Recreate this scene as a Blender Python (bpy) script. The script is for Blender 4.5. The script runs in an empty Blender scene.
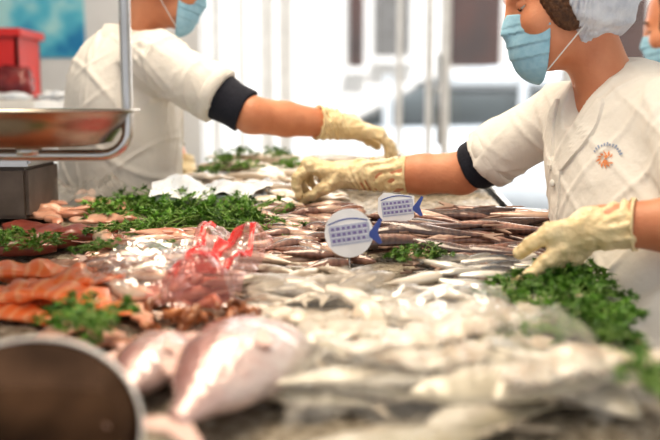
import bpy, bmesh, math, random
import numpy as np
from mathutils import Vector, Matrix, noise
from mathutils.bvhtree import BVHTree
random.seed(7); np.random.seed(7)
C = bpy.context.scene
COL = C.collection
R = math.radians
CAMZ = 1.2; PITCH = math.atan(120/917.0); SP, CP = math.sin(PITCH), math.cos(PITCH)
def ray(px, py):
    u = (px-330)/917.0; v = (220-py)/917.0
    return Vector((u, CP+v*SP, -SP+v*CP))
def W(px, py, Y):
    d = ray(px, py); return Vector((0,0,CAMZ)) + d*(Y/d.y)
def plane_z(y): return 0.769+0.09*y
def surf(x, y): return plane_z(y) + 0.006*noise.noise(Vector((x*9, y*9, 0)))
def G(px, py):
    d = ray(px, py); t = (CAMZ-0.769)/(0.09*d.y-d.z); return Vector((0,0,CAMZ)) + d*t
# ------------------------------------------------------------------ materials
def newmat(name):
    m = bpy.data.materials.new(name); m.use_nodes = True
    nt = m.node_tree; b = nt.nodes['Principled BSDF']
    return m, nt, b
def mat(name, c1, c2=None, rough=.5, metal=0, scale=20, bump=0, bscale=None, coat=0, sss=0, alpha=1, rand=0, emit=None):
    m, nt, b = newmat(name)
    N = nt.nodes; L = nt.links
    tc = N.new('ShaderNodeTexCoord')
    b.inputs['Roughness'].default_value = rough; b.inputs['Metallic'].default_value = metal
    b.inputs['Coat Weight'].default_value = coat; b.inputs['Coat Roughness'].default_value = .12
    if sss:
        b.inputs['Subsurface Weight'].default_value = sss; b.inputs['Subsurface Radius'].default_value = (.02,.008,.004)
        b.inputs['Subsurface Scale'].default_value = .5
    if c2 is None: c2 = tuple(x*.88 for x in c1)
    nz = N.new('ShaderNodeTexNoise'); nz.inputs['Scale'].default_value = scale; nz.inputs['Detail'].default_value = 4
    L.new(tc.outputs['Object'], nz.inputs['Vector'])
    mr = N.new('ShaderNodeMapRange'); mr.inputs['From Min'].default_value = .35; mr.inputs['From Max'].default_value = .65
    L.new(nz.outputs['Fac'], mr.inputs['Value'])
    mx = N.new('ShaderNodeMix'); mx.data_type = 'RGBA'
    mx.inputs[6].default_value = (*c1,1); mx.inputs[7].default_value = (*c2,1)
    L.new(mr.outputs['Result'], mx.inputs[0])
    out = mx.outputs[2]
    if rand:
        oi = N.new('ShaderNodeObjectInfo'); hs = N.new('ShaderNodeHueSaturation')
        m2 = N.new('ShaderNodeMapRange'); m2.inputs['To Min'].default_value = 1-rand; m2.inputs['To Max'].default_value = 1+rand
        L.new(oi.outputs['Random'], m2.inputs['Value']); L.new(m2.outputs['Result'], hs.inputs['Value'])
        L.new(out, hs.inputs['Color']); out = hs.outputs['Color']
    L.new(out, b.inputs['Base Color'])
    if bump:
        n2 = N.new('ShaderNodeTexNoise'); n2.inputs['Scale'].default_value = bscale or scale*2; n2.inputs['Detail'].default_value = 3
        L.new(tc.outputs['Object'], n2.inputs['Vector'])
        bp = N.new('ShaderNodeBump'); bp.inputs['Strength'].default_value = bump; bp.inputs['Distance'].default_value = .01
        L.new(n2.outputs['Fac'], bp.inputs['Height']); L.new(bp.outputs['Normal'], b.inputs['Normal'])
    return m
def fishmat(name, dorsal, mid, belly, H, rough=.25, stripes=0, stripecol=(.1,.08,.08), metal=.12, vs=350, vb=.15, lo=.68, coat=.8):
    m, nt, b = newmat(name); N = nt.nodes; L = nt.links
    tc = N.new('ShaderNodeTexCoord'); sx = N.new('ShaderNodeSeparateXYZ'); L.new(tc.outputs['Object'], sx.inputs[0])
    nz = N.new('ShaderNodeTexNoise'); nz.inputs['Scale'].default_value = 60; L.new(tc.outputs['Object'], nz.inputs['Vector'])
    ma = N.new('ShaderNodeMath'); ma.operation = 'MULTIPLY_ADD'; ma.inputs[1].default_value = H*.5; L.new(nz.outputs['Fac'], ma.inputs[0]); L.new(sx.outputs['Y'], ma.inputs[2])
    mr = N.new('ShaderNodeMapRange'); mr.inputs['From Min'].default_value = -H*.35; mr.inputs['From Max'].default_value = H*.65
    L.new(ma.outputs[0], mr.inputs['Value'])
    cr = N.new('ShaderNodeValToRGB'); e = cr.color_ramp.elements
    e[0].position = .1; e[0].color = (*belly,1); e[1].position = .8; e[1].color = (*dorsal,1)
    k = e.new(.48); k.color = (*mid,1)
    L.new(mr.outputs['Result'], cr.inputs['Fac']); out = cr.outputs['Color']
    if stripes:
        wv = N.new('ShaderNodeTexWave'); wv.inputs['Scale'].default_value = stripes; wv.inputs['Distortion'].default_value = 8; wv.inputs['Detail'].default_value = 3
        L.new(tc.outputs['Object'], wv.inputs['Vector'])
        mm = N.new('ShaderNodeMath'); mm.operation = 'MULTIPLY'; L.new(wv.outputs['Fac'], mm.inputs[0]); L.new(mr.outputs['Result'], mm.inputs[1])
        m3 = N.new('ShaderNodeMath'); m3.operation = 'MULTIPLY'; m3.inputs[1].default_value = .6; L.new(mm.outputs[0], m3.inputs[0])
        mx = N.new('ShaderNodeMix'); mx.data_type = 'RGBA'; mx.inputs[7].default_value = (*stripecol,1)
        L.new(m3.outputs[0], mx.inputs[0]); L.new(out, mx.inputs[6]); out = mx.outputs[2]
    oi = N.new('ShaderNodeObjectInfo'); hs = N.new('ShaderNodeHueSaturation')
    m2 = N.new('ShaderNodeMapRange'); m2.inputs['To Min'].default_value = lo; m2.inputs['To Max'].default_value = 1.2
    L.new(oi.outputs['Random'], m2.inputs['Value']); L.new(m2.outputs['Result'], hs.inputs['Value']); L.new(out, hs.inputs['Color'])
    L.new(hs.outputs['Color'], b.inputs['Base Color'])
    b.inputs['Roughness'].default_value = rough; b.inputs['Metallic'].default_value = metal; b.inputs['Coat Weight'].default_value = coat; b.inputs['Coat Roughness'].default_value = .08
    vo = N.new('ShaderNodeTexVoronoi'); vo.inputs['Scale'].default_value = vs; L.new(tc.outputs['Object'], vo.inputs['Vector'])
    bp = N.new('ShaderNodeBump'); bp.inputs['Strength'].default_value = vb; bp.inputs['Distance'].default_value = .002
    L.new(vo.outputs['Distance'], bp.inputs['Height']); L.new(bp.outputs['Normal'], b.inputs['Normal'])
    return m
def filmmat(name, col, opacity=.02, rough=.08, tint=(1,1,1), gain=1.0, bmp=.3):
    m, nt, b = newmat(name); N = nt.nodes; L = nt.links
    b.inputs['Base Color'].default_value = (*col,1); b.inputs['Roughness'].default_value = rough
    tr = N.new('ShaderNodeBsdfTransparent'); tr.inputs[0].default_value = (*tint,1); ms = N.new('ShaderNodeMixShader'); gl = N.new('ShaderNodeBsdfGlossy'); gl.inputs['Roughness'].default_value = rough
    fr = N.new('ShaderNodeFresnel'); fr.inputs['IOR'].default_value = 1.4
    nz = N.new('ShaderNodeTexNoise'); nz.inputs['Scale'].default_value = 50; nz.inputs['Detail'].default_value = 2
    tc = N.new('ShaderNodeTexCoord'); L.new(tc.outputs['Object'], nz.inputs['Vector'])
    bp = N.new('ShaderNodeBump'); bp.inputs['Strength'].default_value = bmp; bp.inputs['Distance'].default_value = .01; L.new(nz.outputs['Fac'], bp.inputs['Height'])
    L.new(bp.outputs['Normal'], gl.inputs['Normal'])
    m1 = N.new('ShaderNodeMixShader'); m1.inputs[0].default_value = opacity; L.new(tr.outputs[0], m1.inputs[1]); L.new(b.outputs[0], m1.inputs[2])
    mu = N.new('ShaderNodeMath'); mu.operation = 'MULTIPLY'; mu.inputs[1].default_value = gain; L.new(fr.outputs[0], mu.inputs[0])
    L.new(mu.outputs[0], ms.inputs[0]); L.new(m1.outputs[0], ms.inputs[1]); L.new(gl.outputs[0], ms.inputs[2])
    L.new(ms.outputs[0], N['Material Output'].inputs['Surface'])
    return m
M = dict(
 skin=mat('skin', (.64,.29,.165), (.53,.21,.11), .5, scale=14, sss=.12, bump=.10, bscale=160),
 glove=mat('glove_latex', (.82,.68,.43), (.75,.59,.34), .36, scale=30, bump=.6, bscale=80, sss=.05),
 coat=mat('coat_cotton', (.77,.74,.69), (.73,.70,.65), .85, scale=10, bump=.35, bscale=28),
 dark=mat('navy_knit', (.012,.014,.025), (.02,.022,.035), .9, scale=200, bump=.2),
 maskm=mat('mask_fabric', (.27,.49,.63), (.33,.55,.68), .8, scale=80, bump=.1),
 maskw=mat('mask_loop', (.8,.82,.84), rough=.8),
 cap=mat('cap_fabric', (.68,.71,.77), (.54,.58,.66), .85, scale=35, bump=.5, bscale=90),
 hair=mat('hair_brown', (.14,.065,.03), (.06,.026,.013), .5, scale=120, bump=.6, bscale=220),
 eyew=mat('eye_white', (.7,.67,.63), rough=.2), iris=mat('iris', (.05,.025,.012), rough=.1),
 trou=mat('trouser_cotton', (.7,.7,.7), rough=.9), shoe=mat('clog_rubber', (.75,.75,.73), rough=.5),
 steel=mat('stainless_steel', (.55,.55,.55), (.42,.42,.42), .25, 1, scale=6, bump=.03),
 steelp=mat('pan_steel', (.50,.46,.41), (.30,.28,.25), .27, 1, scale=9, bump=.06, bscale=14),
 rim=mat('bright_rim', (.72,.71,.70), (.6,.59,.58), .35, .7, scale=9),
 steeld=mat('dull_steel', (.30,.29,.28), (.22,.21,.20), .4, .9, scale=6),
 black=mat('dark_plastic', (.09,.07,.058), (.13,.105,.09), .5),
 ice=mat('crushed_ice', (.52,.46,.37), (.22,.18,.13), .2, scale=55, bump=.9, bscale=120),  # ice toned brown: shade in the gaps between fish put into its colour
 leaf=mat('parsley_leaf', (.030,.105,.008), (.13,.28,.03), .45, scale=70, rand=.35),
 stem=mat('parsley_stem', (.18,.33,.06), (.28,.42,.12), .5, scale=40),
 eye=mat('fish_eye', (.8,.75,.6), (.6,.5,.35), .1, scale=50), pupil=mat('fish_pupil', (.01,.01,.012), rough=.05),
 tuna=mat('tuna_flesh', (.13,.018,.012), (.24,.05,.03), .3, scale=25, coat=.3, bump=.1),
 white=mat('white_flesh', (.80,.74,.64), (.58,.47,.36), .26, scale=30, coat=.5, bump=.4, bscale=50, sss=.08, rand=.15),
 pinkf=mat('pink_flesh', (.76,.47,.35), (.58,.25,.16), .25, scale=26, coat=.4, bump=.25, rand=.2),
 shrimp=mat('shrimp_shell', (.52,.21,.08), (.26,.085,.035), .25, scale=60, coat=.5, rand=.35),
 film=filmmat('plastic_film', (.92,.90,.86), .06, .18, gain=.36, bmp=.25), filmsoft=filmmat('soft_plastic_film', (.94,.91,.86), .12, .17, gain=.32, bmp=.35), redfilm=filmmat('red_printed_film', (.72,.015,.02), .68, .25, gain=.25, bmp=.1),
 pinkfilm=filmmat('pinkish_film', (.88,.34,.30), .24, .22, (1,.86,.86), .28, .2),
 wall=mat('wall_paint', (.80,.82,.84), rough=.9, scale=3), frame=mat('white_frame', (.80,.79,.77), rough=.5),
 tile=mat('floor_tile', (.45,.42,.38), (.38,.35,.32), .5, scale=2), ceil=mat('ceiling_paint', (.85,.85,.83), rough=.9),
 road=mat('asphalt', (.35,.35,.35), rough=.9), pave=mat('pavement', (.6,.58,.55), rough=.9),
 facade=mat('cream_render', (.86,.85,.82), (.8,.78,.74), .9, scale=2), brown=mat('brown_shutter', (.06,.018,.011), (.03,.011,.008), .6, scale=3),
 car=mat('car_paint', (.62,.67,.71), rough=.35, coat=.4), carglass=mat('car_glass', (.06,.075,.08), (.10,.12,.13), .4, scale=2),
 tyre=mat('tyre', (.03,.03,.03), rough=.8), red=mat('red_plastic', (.62,.025,.02), (.5,.018,.018), .35, scale=5),
 maroon=mat('maroon_film', (.10,.010,.015), (.22,.03,.03), .25, scale=20, bump=.5),
 blue=mat('print_blue', (.05,.09,.34), rough=.5), bluel=mat('print_pale_blue', (.38,.42,.56), (.48,.52,.64), .5, scale=60), card=mat('white_card', (.78,.80,.84), rough=.45),
 ink=mat('print_ink', (.20,.17,.38), rough=.6), orange=mat('emblem_orange', (.78,.30,.13), rough=.7), bluet=mat('emblem_blue', (.30,.37,.52), rough=.7),
 pan=mat('brown_pan', (.17,.095,.055), (.035,.022,.015), .09, .95, scale=9), paper=mat('waxed_paper', (.80,.82,.84), (.66,.72,.80), .5, scale=30, bump=.2),  # pan dish mixes a dark and a lighter brown by noise
 foam=mat('foam_tray', (.82,.84,.86), (.72,.77,.83), .5, scale=40, bump=.1),
 logs=mat('button', (.80,.80,.77), rough=.3),
)
def poster_mat():
    m, nt, b = newmat('sea_poster'); N = nt.nodes; L = nt.links
    tc = N.new('ShaderNodeTexCoord'); nz = N.new('ShaderNodeTexNoise'); nz.inputs['Scale'].default_value = 5; nz.inputs['Detail'].default_value = 3
    cr = N.new('ShaderNodeValToRGB'); e = cr.color_ramp.elements
    e[0].position = .36; e[0].color = (.02,.25,.52,1); e[1].position = .62; e[1].color = (.45,.78,.82,1)
    k = e.new(.5); k.color = (.12,.55,.72,1)
    L.new(tc.outputs['Object'], nz.inputs['Vector']); L.new(nz.outputs['Fac'], cr.inputs['Fac']); L.new(cr.outputs['Color'], b.inputs['Base Color'])
    b.inputs['Roughness'].default_value = .4
    return m
def salmon_mat():
    m, nt, b = newmat('salmon_flesh'); N = nt.nodes; L = nt.links
    tc = N.new('ShaderNodeTexCoord'); wv = N.new('ShaderNodeTexWave'); wv.inputs['Scale'].default_value = 14; wv.inputs['Distortion'].default_value = 7; wv.inputs['Detail'].default_value = 3
    cr = N.new('ShaderNodeValToRGB'); e = cr.color_ramp.elements
    e[0].position = .5; e[0].color = (.88,.21,.06,1); e[1].position = 1; e[1].color = (.90,.36,.17,1)
    L.new(tc.outputs['Object'], wv.inputs['Vector']); L.new(wv.outputs['Fac'], cr.inputs['Fac']); L.new(cr.outputs['Color'], b.inputs['Base Color'])
    b.inputs['Roughness'].default_value = .3; b.inputs['Coat Weight'].default_value = .25
    return m
M['salmon'] = salmon_mat()
# ------------------------------------------------------------------ object helpers
def link(o, parent=None):
    COL.objects.link(o)
    if parent: o.parent = parent
    return o
def obj(name, me, m, parent=None, smooth=True):
    if isinstance(me, bmesh.types.BMesh):
        b = me; me = bpy.data.meshes.new(name); bmesh.ops.recalc_face_normals(b, faces=b.faces); b.to_mesh(me); b.free()
    if not me.materials: me.materials.append(m)
    if smooth and len(me.polygons): me.polygons.foreach_set('use_smooth', [True]*len(me.polygons))
    return link(bpy.data.objects.new(name, me), parent)
def tag(o, label, cat, group=None, kind=None):
    o['label'] = label; o['category'] = cat
    if group: o['group'] = group
    if kind: o['kind'] = kind
    return o
def thing(name, label, cat, loc=(0,0,0), rz=0, group=None):
    o = bpy.data.objects.new(name, None); o.empty_display_size = .05; COL.objects.link(o)
    o.location = loc; o.rotation_euler = (0,0,rz)
    return tag(o, label, cat, group)
def struct(name, me, m, smooth=False):
    o = obj(name, me, m, None, smooth); o['kind'] = 'structure'; return o
def copy_tree(o, parent=None):
    c = o.copy(); COL.objects.link(c); c.parent = parent
    for ch in list(o.children): copy_tree(ch, c)
    return c
def box(b, lo, hi, mtx=None):
    lo = Vector(lo); hi = Vector(hi); vs = []
    for x in (lo.x,hi.x):
        for y in (lo.y,hi.y):
            for z in (lo.z,hi.z):
                v = Vector((x,y,z)); vs.append(b.verts.new(mtx@v if mtx else v))
    for f in ((0,1,3,2),(4,6,7,5),(0,4,5,1),(2,3,7,6),(0,2,6,4),(1,5,7,3)): b.faces.new([vs[i] for i in f])
def boxes(*bs, bevel=0):
    b = bmesh.new()
    for lo, hi in bs: box(b, lo, hi)
    if bevel: bmesh.ops.bevel(b, geom=list(b.edges), offset=bevel, segments=2, affect='EDGES')
    return b
def tube(b, pts, rad, n=8, caps=True):
    pts = [Vector(p) for p in pts]; rings = []
    rads = rad if isinstance(rad, (list,tuple)) else [rad]*len(pts)
    up = Vector((0,0,1)); 
    t0 = (pts[1]-pts[0]).normalized()
    if abs(t0.dot(up)) > .9: up = Vector((1,0,0))
    nrm = t0.cross(up).normalized()
    for i, p in enumerate(pts):
        t = (pts[min(i+1,len(pts)-1)]-pts[max(i-1,0)]).normalized()
        nrm = (nrm - t*nrm.dot(t)).normalized(); bn = t.cross(nrm)
        rings.append([b.verts.new(p+(nrm*math.cos(2*math.pi*k/n)+bn*math.sin(2*math.pi*k/n))*rads[i]) for k in range(n)])
    for i in range(len(rings)-1):
        for k in range(n): b.faces.new((rings[i][k],rings[i][(k+1)%n],rings[i+1][(k+1)%n],rings[i+1][k]))
    if caps:
        b.faces.new(rings[0][::-1]); b.faces.new(rings[-1])
def lathe(b, prof, n=40, mtx=None):
    rings = []
    for r, z in prof:
        rings.append([b.verts.new((mtx or Matrix())@Vector((r*math.cos(2*math.pi*k/n), r*math.sin(2*math.pi*k/n), z))) for k in range(n)])
    for i in range(len(rings)-1):
        for k in range(n): b.faces.new((rings[i][k],rings[i][(k+1)%n],rings[i+1][(k+1)%n],rings[i+1][k]))
    return rings
def prism(b, poly, z0, z1, mtx=None):
    mt = mtx or Matrix()
    a = [b.verts.new(mt@Vector((p[0],p[1],z0(p) if callable(z0) else z0))) for p in poly]
    c = [b.verts.new(mt@Vector((p[0],p[1],z1(p) if callable(z1) else z1))) for p in poly]
    n = len(poly)
    b.faces.new(a[::-1]); b.faces.new(c)
    for i in range(n): b.faces.new((a[i],a[(i+1)%n],c[(i+1)%n],c[i]))
# ------------------------------------------------------------------ volumes (smooth unions -> one continuous surface)
A = lambda v: np.array(v, dtype=np.float64)
def cap_(a, b, ra, rb, k=.02, flat=False, flat0=False):
    a = A(a); b = A(b); ba = b-a; L2 = float(ba@ba); L = L2**.5; r = max(ra,rb)
    def f(x,y,z):
        px, py, pz = x-a[0], y-a[1], z-a[2]
        t = (px*ba[0]+py*ba[1]+pz*ba[2])/L2; h = np.clip(t,0,1)
        d = np.sqrt((px-h*ba[0])**2+(py-h*ba[1])**2+(pz-h*ba[2])**2)-(ra+(rb-ra)*h)
        if flat: d = np.maximum(d,(t-1)*L)
        if flat0: d = np.maximum(d,-t*L)
        return d
    return (np.minimum(a,b)-r, np.maximum(a,b)+r, f, k)
def ell_(c, r, Rm=None, k=.02):
    c = A(c); r = A(r); Rm = np.eye(3) if Rm is None else A(Rm); m = float(max(r))
    def f(x,y,z):
        px, py, pz = x-c[0], y-c[1], z-c[2]
        q = [px*Rm[0,i]+py*Rm[1,i]+pz*Rm[2,i] for i in range(3)]
        k0 = np.sqrt(sum((q[i]/r[i])**2 for i in range(3))); k1 = np.sqrt(sum((q[i]/r[i]**2)**2 for i in range(3)))
        return k0*(k0-1)/np.maximum(k1,1e-6)
    return (c-m, c+m, f, k)
def volmesh(name, prims, h, disp=None, sub=(), clip=None):
    lo = np.min([p[0] for p in prims],axis=0)-.03; hi = np.max([p[1] for p in prims],axis=0)+.03
    n = np.ceil((hi-lo)/h).astype(int)+1
    ax = [lo[i]+h*np.arange(n[i]) for i in range(3)]
    F = np.full(tuple(n), 1.0, dtype=np.float32)
    def sl(p, m):
        out = []
        for i in range(3):
            a = max(int((p[0][i]-m-lo[i])/h),0); b = min(int((p[1][i]+m-lo[i])/h)+2, n[i]); out.append(slice(a,b))
        return tuple(out)
    def grid(s):
        return ax[0][s[0]][:,None,None], ax[1][s[1]][None,:,None], ax[2][s[2]][None,None,:]
    for p in prims:
        s = sl(p, p[3]+.02); d = p[2](*grid(s)); k = p[3]; a = F[s]
        hh = np.maximum(k-np.abs(a-d),0)/k; F[s] = np.minimum(a,d)-hh*hh*k*.25
    full = grid((slice(None),)*3)
    if disp is not None: F += disp(*full).astype(np.float32)
    for p in sub:
        s = sl(p, p[3]+.02); d = -p[2](*grid(s)); k = p[3]; a = F[s]
        hh = np.maximum(k-np.abs(a-d),0)/k; F[s] = np.maximum(a,d)+hh*hh*k*.25
    if clip is not None: F = np.maximum(F, clip(*full)).astype(np.float32)
    F[0]=F[-1]=1; F[:,0]=F[:,-1]=1; F[:,:,0]=F[:,:,-1]=1
    S = F < 0
    cnt = np.zeros(tuple(n-1), dtype=np.int8)
    offs = [(i,j,k) for i in (0,1) for j in (0,1) for k in (0,1)]
    for o in offs: cnt += S[o[0]:n[0]-1+o[0], o[1]:n[1]-1+o[1], o[2]:n[2]-1+o[2]]
    act = (cnt>0)&(cnt<8); ijk = np.argwhere(act)
    V = np.zeros((len(ijk),3)); c = np.zeros(len(ijk))
    val = {o: F[ijk[:,0]+o[0], ijk[:,1]+o[1], ijk[:,2]+o[2]] for o in offs}
    for o in offs:
        for axx in range(3):
            if o[axx]: continue
            q = list(o); q[axx] = 1; q = tuple(q); fa, fb = val[o], val[q]; m = (fa<0)!=(fb<0)
            t = np.where(m, fa/np.where(m, fa-fb, 1), 0); pos = np.tile(A(o),(len(ijk),1)); pos[:,axx] += t
            V += pos*m[:,None]; c += m
    V = lo + h*(ijk + V/np.maximum(c,1)[:,None])
    idg = np.full(tuple(n-1), -1, dtype=np.int64); idg[act] = np.arange(len(ijk))
    faces = []
    for axx in range(3):
        b1, b2 = (axx+1)%3, (axx+2)%3
        s0 = [slice(None)]*3; s1 = [slice(None)]*3; s0[axx] = slice(0,n[axx]-1); s1[axx] = slice(1,n[axx])
        ch = S[tuple(s0)] != S[tuple(s1)]; e = np.argwhere(ch)
        e = e[(e[:,b1]>0)&(e[:,b2]>0)&(e[:,b1]<n[b1]-1)&(e[:,b2]<n[b2]-1)]
        ins = S[e[:,0],e[:,1],e[:,2]]
        def cid(d1,d2):
            q = e.copy(); q[:,b1] -= d1; q[:,b2] -= d2; return idg[q[:,0],q[:,1],q[:,2]]
        qd = np.stack([cid(1,1),cid(0,1),cid(0,0),cid(1,0)],axis=1)
        qd[~ins] = qd[~ins][:,::-1]; faces.append(qd)
    faces = np.concatenate(faces); faces = faces[(faces>=0).all(axis=1)]
    me = bpy.data.meshes.new(name); me.from_pydata(V.tolist(), [], faces.tolist()); me.update()
    return me
def wrink(seed, amp, ks, nterm=6, vert=.35):
    rs = np.random.RandomState(seed); T = []
    for i in range(nterm):
        v = rs.normal(size=3); v[2] *= vert; v /= np.linalg.norm(v); T.append((v*rs.uniform(*ks), rs.uniform(0,6.28)))
    def f(x,y,z):
        s = 0
        wz = .35*np.sin(9*x+7*z)+.35*np.sin(11*y-8*z)
        for v, p in T: s = s + (1.27-2*np.abs(np.sin(.5*(v[0]*x+v[1]*y+v[2]*z)+p+wz)))
        return amp*s/nterm*1.6
    return f
def crease(seed, amp, n=14, box_=None):
    # sharp narrow cloth creases: thin ridges along random planes, faded in and out
    rs = np.random.RandomState(seed); T = []
    for i in range(n):
        v = rs.normal(size=3); v /= np.linalg.norm(v); T.append((v*rs.uniform(18,40), rs.uniform(0,6.28), rs.normal(size=3)*7, rs.uniform(0,6.28)))
    def f(x,y,z):
        s = 0
        for v, p, g, q in T:
            a = np.sin(v[0]*x+v[1]*y+v[2]*z+p+.5*np.sin(8*x+6*y+9*z+q)); m = np.clip(np.sin(g[0]*x+g[1]*y+g[2]*z+q)-.35,0,1)
            s = s - m*np.clip(1-np.abs(a)*4.0,0,1)
        return amp*s
    return f
def sumf(*fs): return lambda x,y,z: sum(f(x,y,z) for f in fs)
# ------------------------------------------------------------------ people
def hand_chains(w, d, n, right, curls, size=1.0, thumb=(.75,.65,.35), splay=.1):
    w, d, n = Vector(w), Vector(d).normalized(), Vector(n)
    n = (n-d*n.dot(d)).normalized(); s = d.cross(n)*(1 if right else -1)
    offs = [.029,.010,-.010,-.028]; kl = [.088,.092,.088,.080]; ln = [.074,.082,.076,.060]
    out = []
    for i in range(4):
        p = w + d*kl[i]*size + s*offs[i]*size; ch = [p.copy()]; ang = 0
        dd = (d + s*splay*(1.5-i)*.5).normalized()
        for j, fr in enumerate((.46,.30,.24)):
            ang += curls[i][j]; p = p + (dd*math.cos(R(ang))+n*math.sin(R(ang)))*ln[i]*fr*size; ch.append(p.copy())
        out.append(ch)
    r0 = w + d*.022*size + s*.026*size
    t1 = (d*thumb[0]+s*thumb[1]+n*thumb[2]).normalized(); t2 = (d*(thumb[0]+.3)+s*(thumb[1]-.45)+n*thumb[2]).normalized(); t3 = (d*(thumb[0]+.35)+s*(thumb[1]-.8)+n*(thumb[2]+.1)).normalized()
    a = r0+t1*.042*size; b = a+t2*.033*size; c = b+t3*.026*size
    return out, [r0,a,b,c], d, n, s
def hand_prims(H, w, sc, grow=0):
    ch, th, d, n, s = H; P = []
    w = Vector(w)
    for i, c in enumerate(ch):
        P.append(cap_(w+s*(.016-.011*i)*sc, c[0], .017*sc+grow, .0135*sc+grow, .012))
        r = [.0115,.0105,.0095,.0085] if i < 3 else [.0105,.0095,.0085,.0075]
        for j in range(3): P.append(cap_(c[j], c[j+1], r[j]*sc*.92+grow, r[j+1]*sc*.92+grow, .003))
        P.append(ell_(c[0]-n*.003, (.0125*sc+grow,)*3, k=.006))
    P.append(cap_(w+d*.01, th[1], .02*sc+grow, .016*sc+grow, .012))
    for j, (q,e) in enumerate(((.015,.0125),(.0125,.011),(.011,.009))): P.append(cap_(th[j], th[j+1], q*sc+grow, e*sc+grow, .004))
    return P
def person(label, sp):
    base = Vector((sp['pelvis'][0], sp['pelvis'][1], 0))
    t = thing('person', label, 'person')
    f = Vector(sp['face']).normalized(); hf = Vector((f.x, f.y, -math.tan(R(sp['pitch'])))).normalized()
    hl = Vector((0,0,1)).cross(hf).normalized(); hu = hf.cross(hl); RH = np.array([[hf[i],hl[i],hu[i]] for i in range(3)])
    hc = Vector(sp['head']); hs_ = sp.get('hs',1.0); X = lambda x,y,z: hc+(hf*x+hl*y+hu*z)*hs_
    def E(c, r, k=.02): return ell_(X(*c), tuple(q*hs_ for q in r), RH, k)
    tf = Vector(sp['torso']).normalized(); tl = Vector((0,0,1)).cross(tf).normalized()
    che, bel, pel = Vector(sp['chest']), Vector(sp['belly']), Vector(sp['pelvis'])
    up = (che-pel).normalized(); tf2 = (tf-up*tf.dot(up)).normalized(); tl2 = up.cross(tf2)
    RT = np.array([[tf2[i],tl2[i],up[i]] for i in range(3)])
    Ls, Rs = Vector(sp['Ls']), Vector(sp['Rs']); S = (Ls+Rs)/2 + Vector((0,0,.02)); nb = S+tf*.01
    P = [E((-.012,0,.028),(.094,.074,.088)), E((.035,0,-.035),(.055,.058,.078),.03), E((.04,0,-.075),(.045,.048,.033)),
         E((.070,0,-.098),(.018,.02,.016),.015), cap_(X(.080,-.03,.014),X(.080,.03,.014),.010,.010,.015), cap_(X(.086,0,.006),X(.102,0,-.034),.006,.009,.012),
         E((.089,0,-.066),(.011,.024,.006),.004), E((.087,0,-.077),(.011,.020,.006),.004)]
    for s in (-1,1):
        P += [E((.094,s*.010,-.040),(.009,.008,.007),.005), E((.060,s*.038,-.03),(.024,.02,.022)), E((-.006,s*.074,-.012),(.016,.006,.027),.006), E((-.014,s*.078,-.002),(.011,.005,.018),.005)]
    P += [cap_(X(-.025,0,-.05), nb, .050,.056,.03), ell_(che,(.095,.135,.14),RT,.05), ell_(bel,(.09,.125,.13),RT,.05), ell_(pel,(.10,.145,.12),RT,.05)]
    P += [cap_(nb, Ls, .046,.040,.03), cap_(nb, Rs, .046,.040,.03)]
    ar = sp.get('arm', .045)
    arms = {}
    for side in 'LR':
        a = sp[side]; sh = Vector(sp[side+'s']); el, wr = Vector(a['elbow']), Vector(a['wrist'])
        P += [cap_(sh, sh.lerp(el,.6), .042, .042, .02), cap_(sh.lerp(el,.6), el, .042, ar, .02), cap_(el, el.lerp(wr,.35), ar, ar*.95, .012), cap_(el.lerp(wr,.35), wr, ar*.95, .029, .012)]
        H = hand_chains(wr, a['d'], a['n'], side=='R', a['curl'], 1.0, a.get('thumb',(.75,.65,.35)), a.get('splay',.1))
        P += hand_prims(H, wr, .72); arms[side] = (sh, el, wr, H, a)
    hipo = tl*.09; feet = []
    for s in (-1,1):
        hp = pel+hipo*s-Vector((0,0,.05)); an = Vector((base.x,base.y,.09))+hipo*s*1.1; kn = hp.lerp(an,.5)+tf*.03
        P += [cap_(hp,kn,.075,.052,.04), cap_(kn,an,.052,.036,.02), cap_(an-Vector((0,0,.04)), an+tf*.13-Vector((0,0,.05)), .035,.03,.02)]; feet.append((hp,kn,an))
    sub = [E((.092,s*.031,-.001),(.010,.015,.009),.008) for s in (-1,1)]
    bme = volmesh('body', P, sp.get('h',.0055), sub=sub)
    body = obj('body', bme, M['skin'], t)
    for s in (-1,1):
        b = bmesh.new(); bmesh.ops.create_uvsphere(b, u_segments=16, v_segments=10, radius=.0112, matrix=Matrix.Translation(X(.0745,s*.031,-.001)))
        e = obj('eye', b, M['eyew'], t)
        b = bmesh.new(); bmesh.ops.create_uvsphere(b, u_segments=12, v_segments=8, radius=.0060, matrix=Matrix.Translation(X(.0805,s*.031,-.005))); obj('iris', b, M['iris'], e)
        RM = Matrix((( hf.x,hl.x,hu.x),(hf.y,hl.y,hu.y),(hf.z,hl.z,hu.z))).to_4x4()
        b = bmesh.new(); bmesh.ops.create_uvsphere(b, u_segments=20, v_segments=14, radius=.0132)
        bmesh.ops.delete(b, geom=[v for v in b.verts if v.co.z < -.0015-.15*v.co.x], context='VERTS')
        b.transform(Matrix.Translation(X(.0745,s*.031,-.001))@RM@Matrix.Rotation(R(22),4,'Y')); obj('eyelid', b, M['skin'], e)
        b = bmesh.new(); tube(b, [X(.086,s*.014,.018),X(.090,s*.03,.023),X(.080,s*.048,.019)], [.003,.0035,.0015]); obj('eyebrow', b, M['hair'], t)
    HP = [E((-.018,0,.028),(.101,.082,.094)), E((-.055,0,-.03),(.055,.062,.055),.03)]
    for s in (-1,1): HP.append(E((.014,s*.063,-.002),(.036,.018,.056),.03))
    hn = A(hf); hcA = A(hc); huA = A(hu)
    def QW(x,y,z): return ((x-hcA[0])*hn[0]+(y-hcA[1])*hn[1]+(z-hcA[2])*hn[2])/hs_, ((x-hcA[0])*huA[0]+(y-hcA[1])*huA[1]+(z-hcA[2])*huA[2])/hs_
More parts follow.
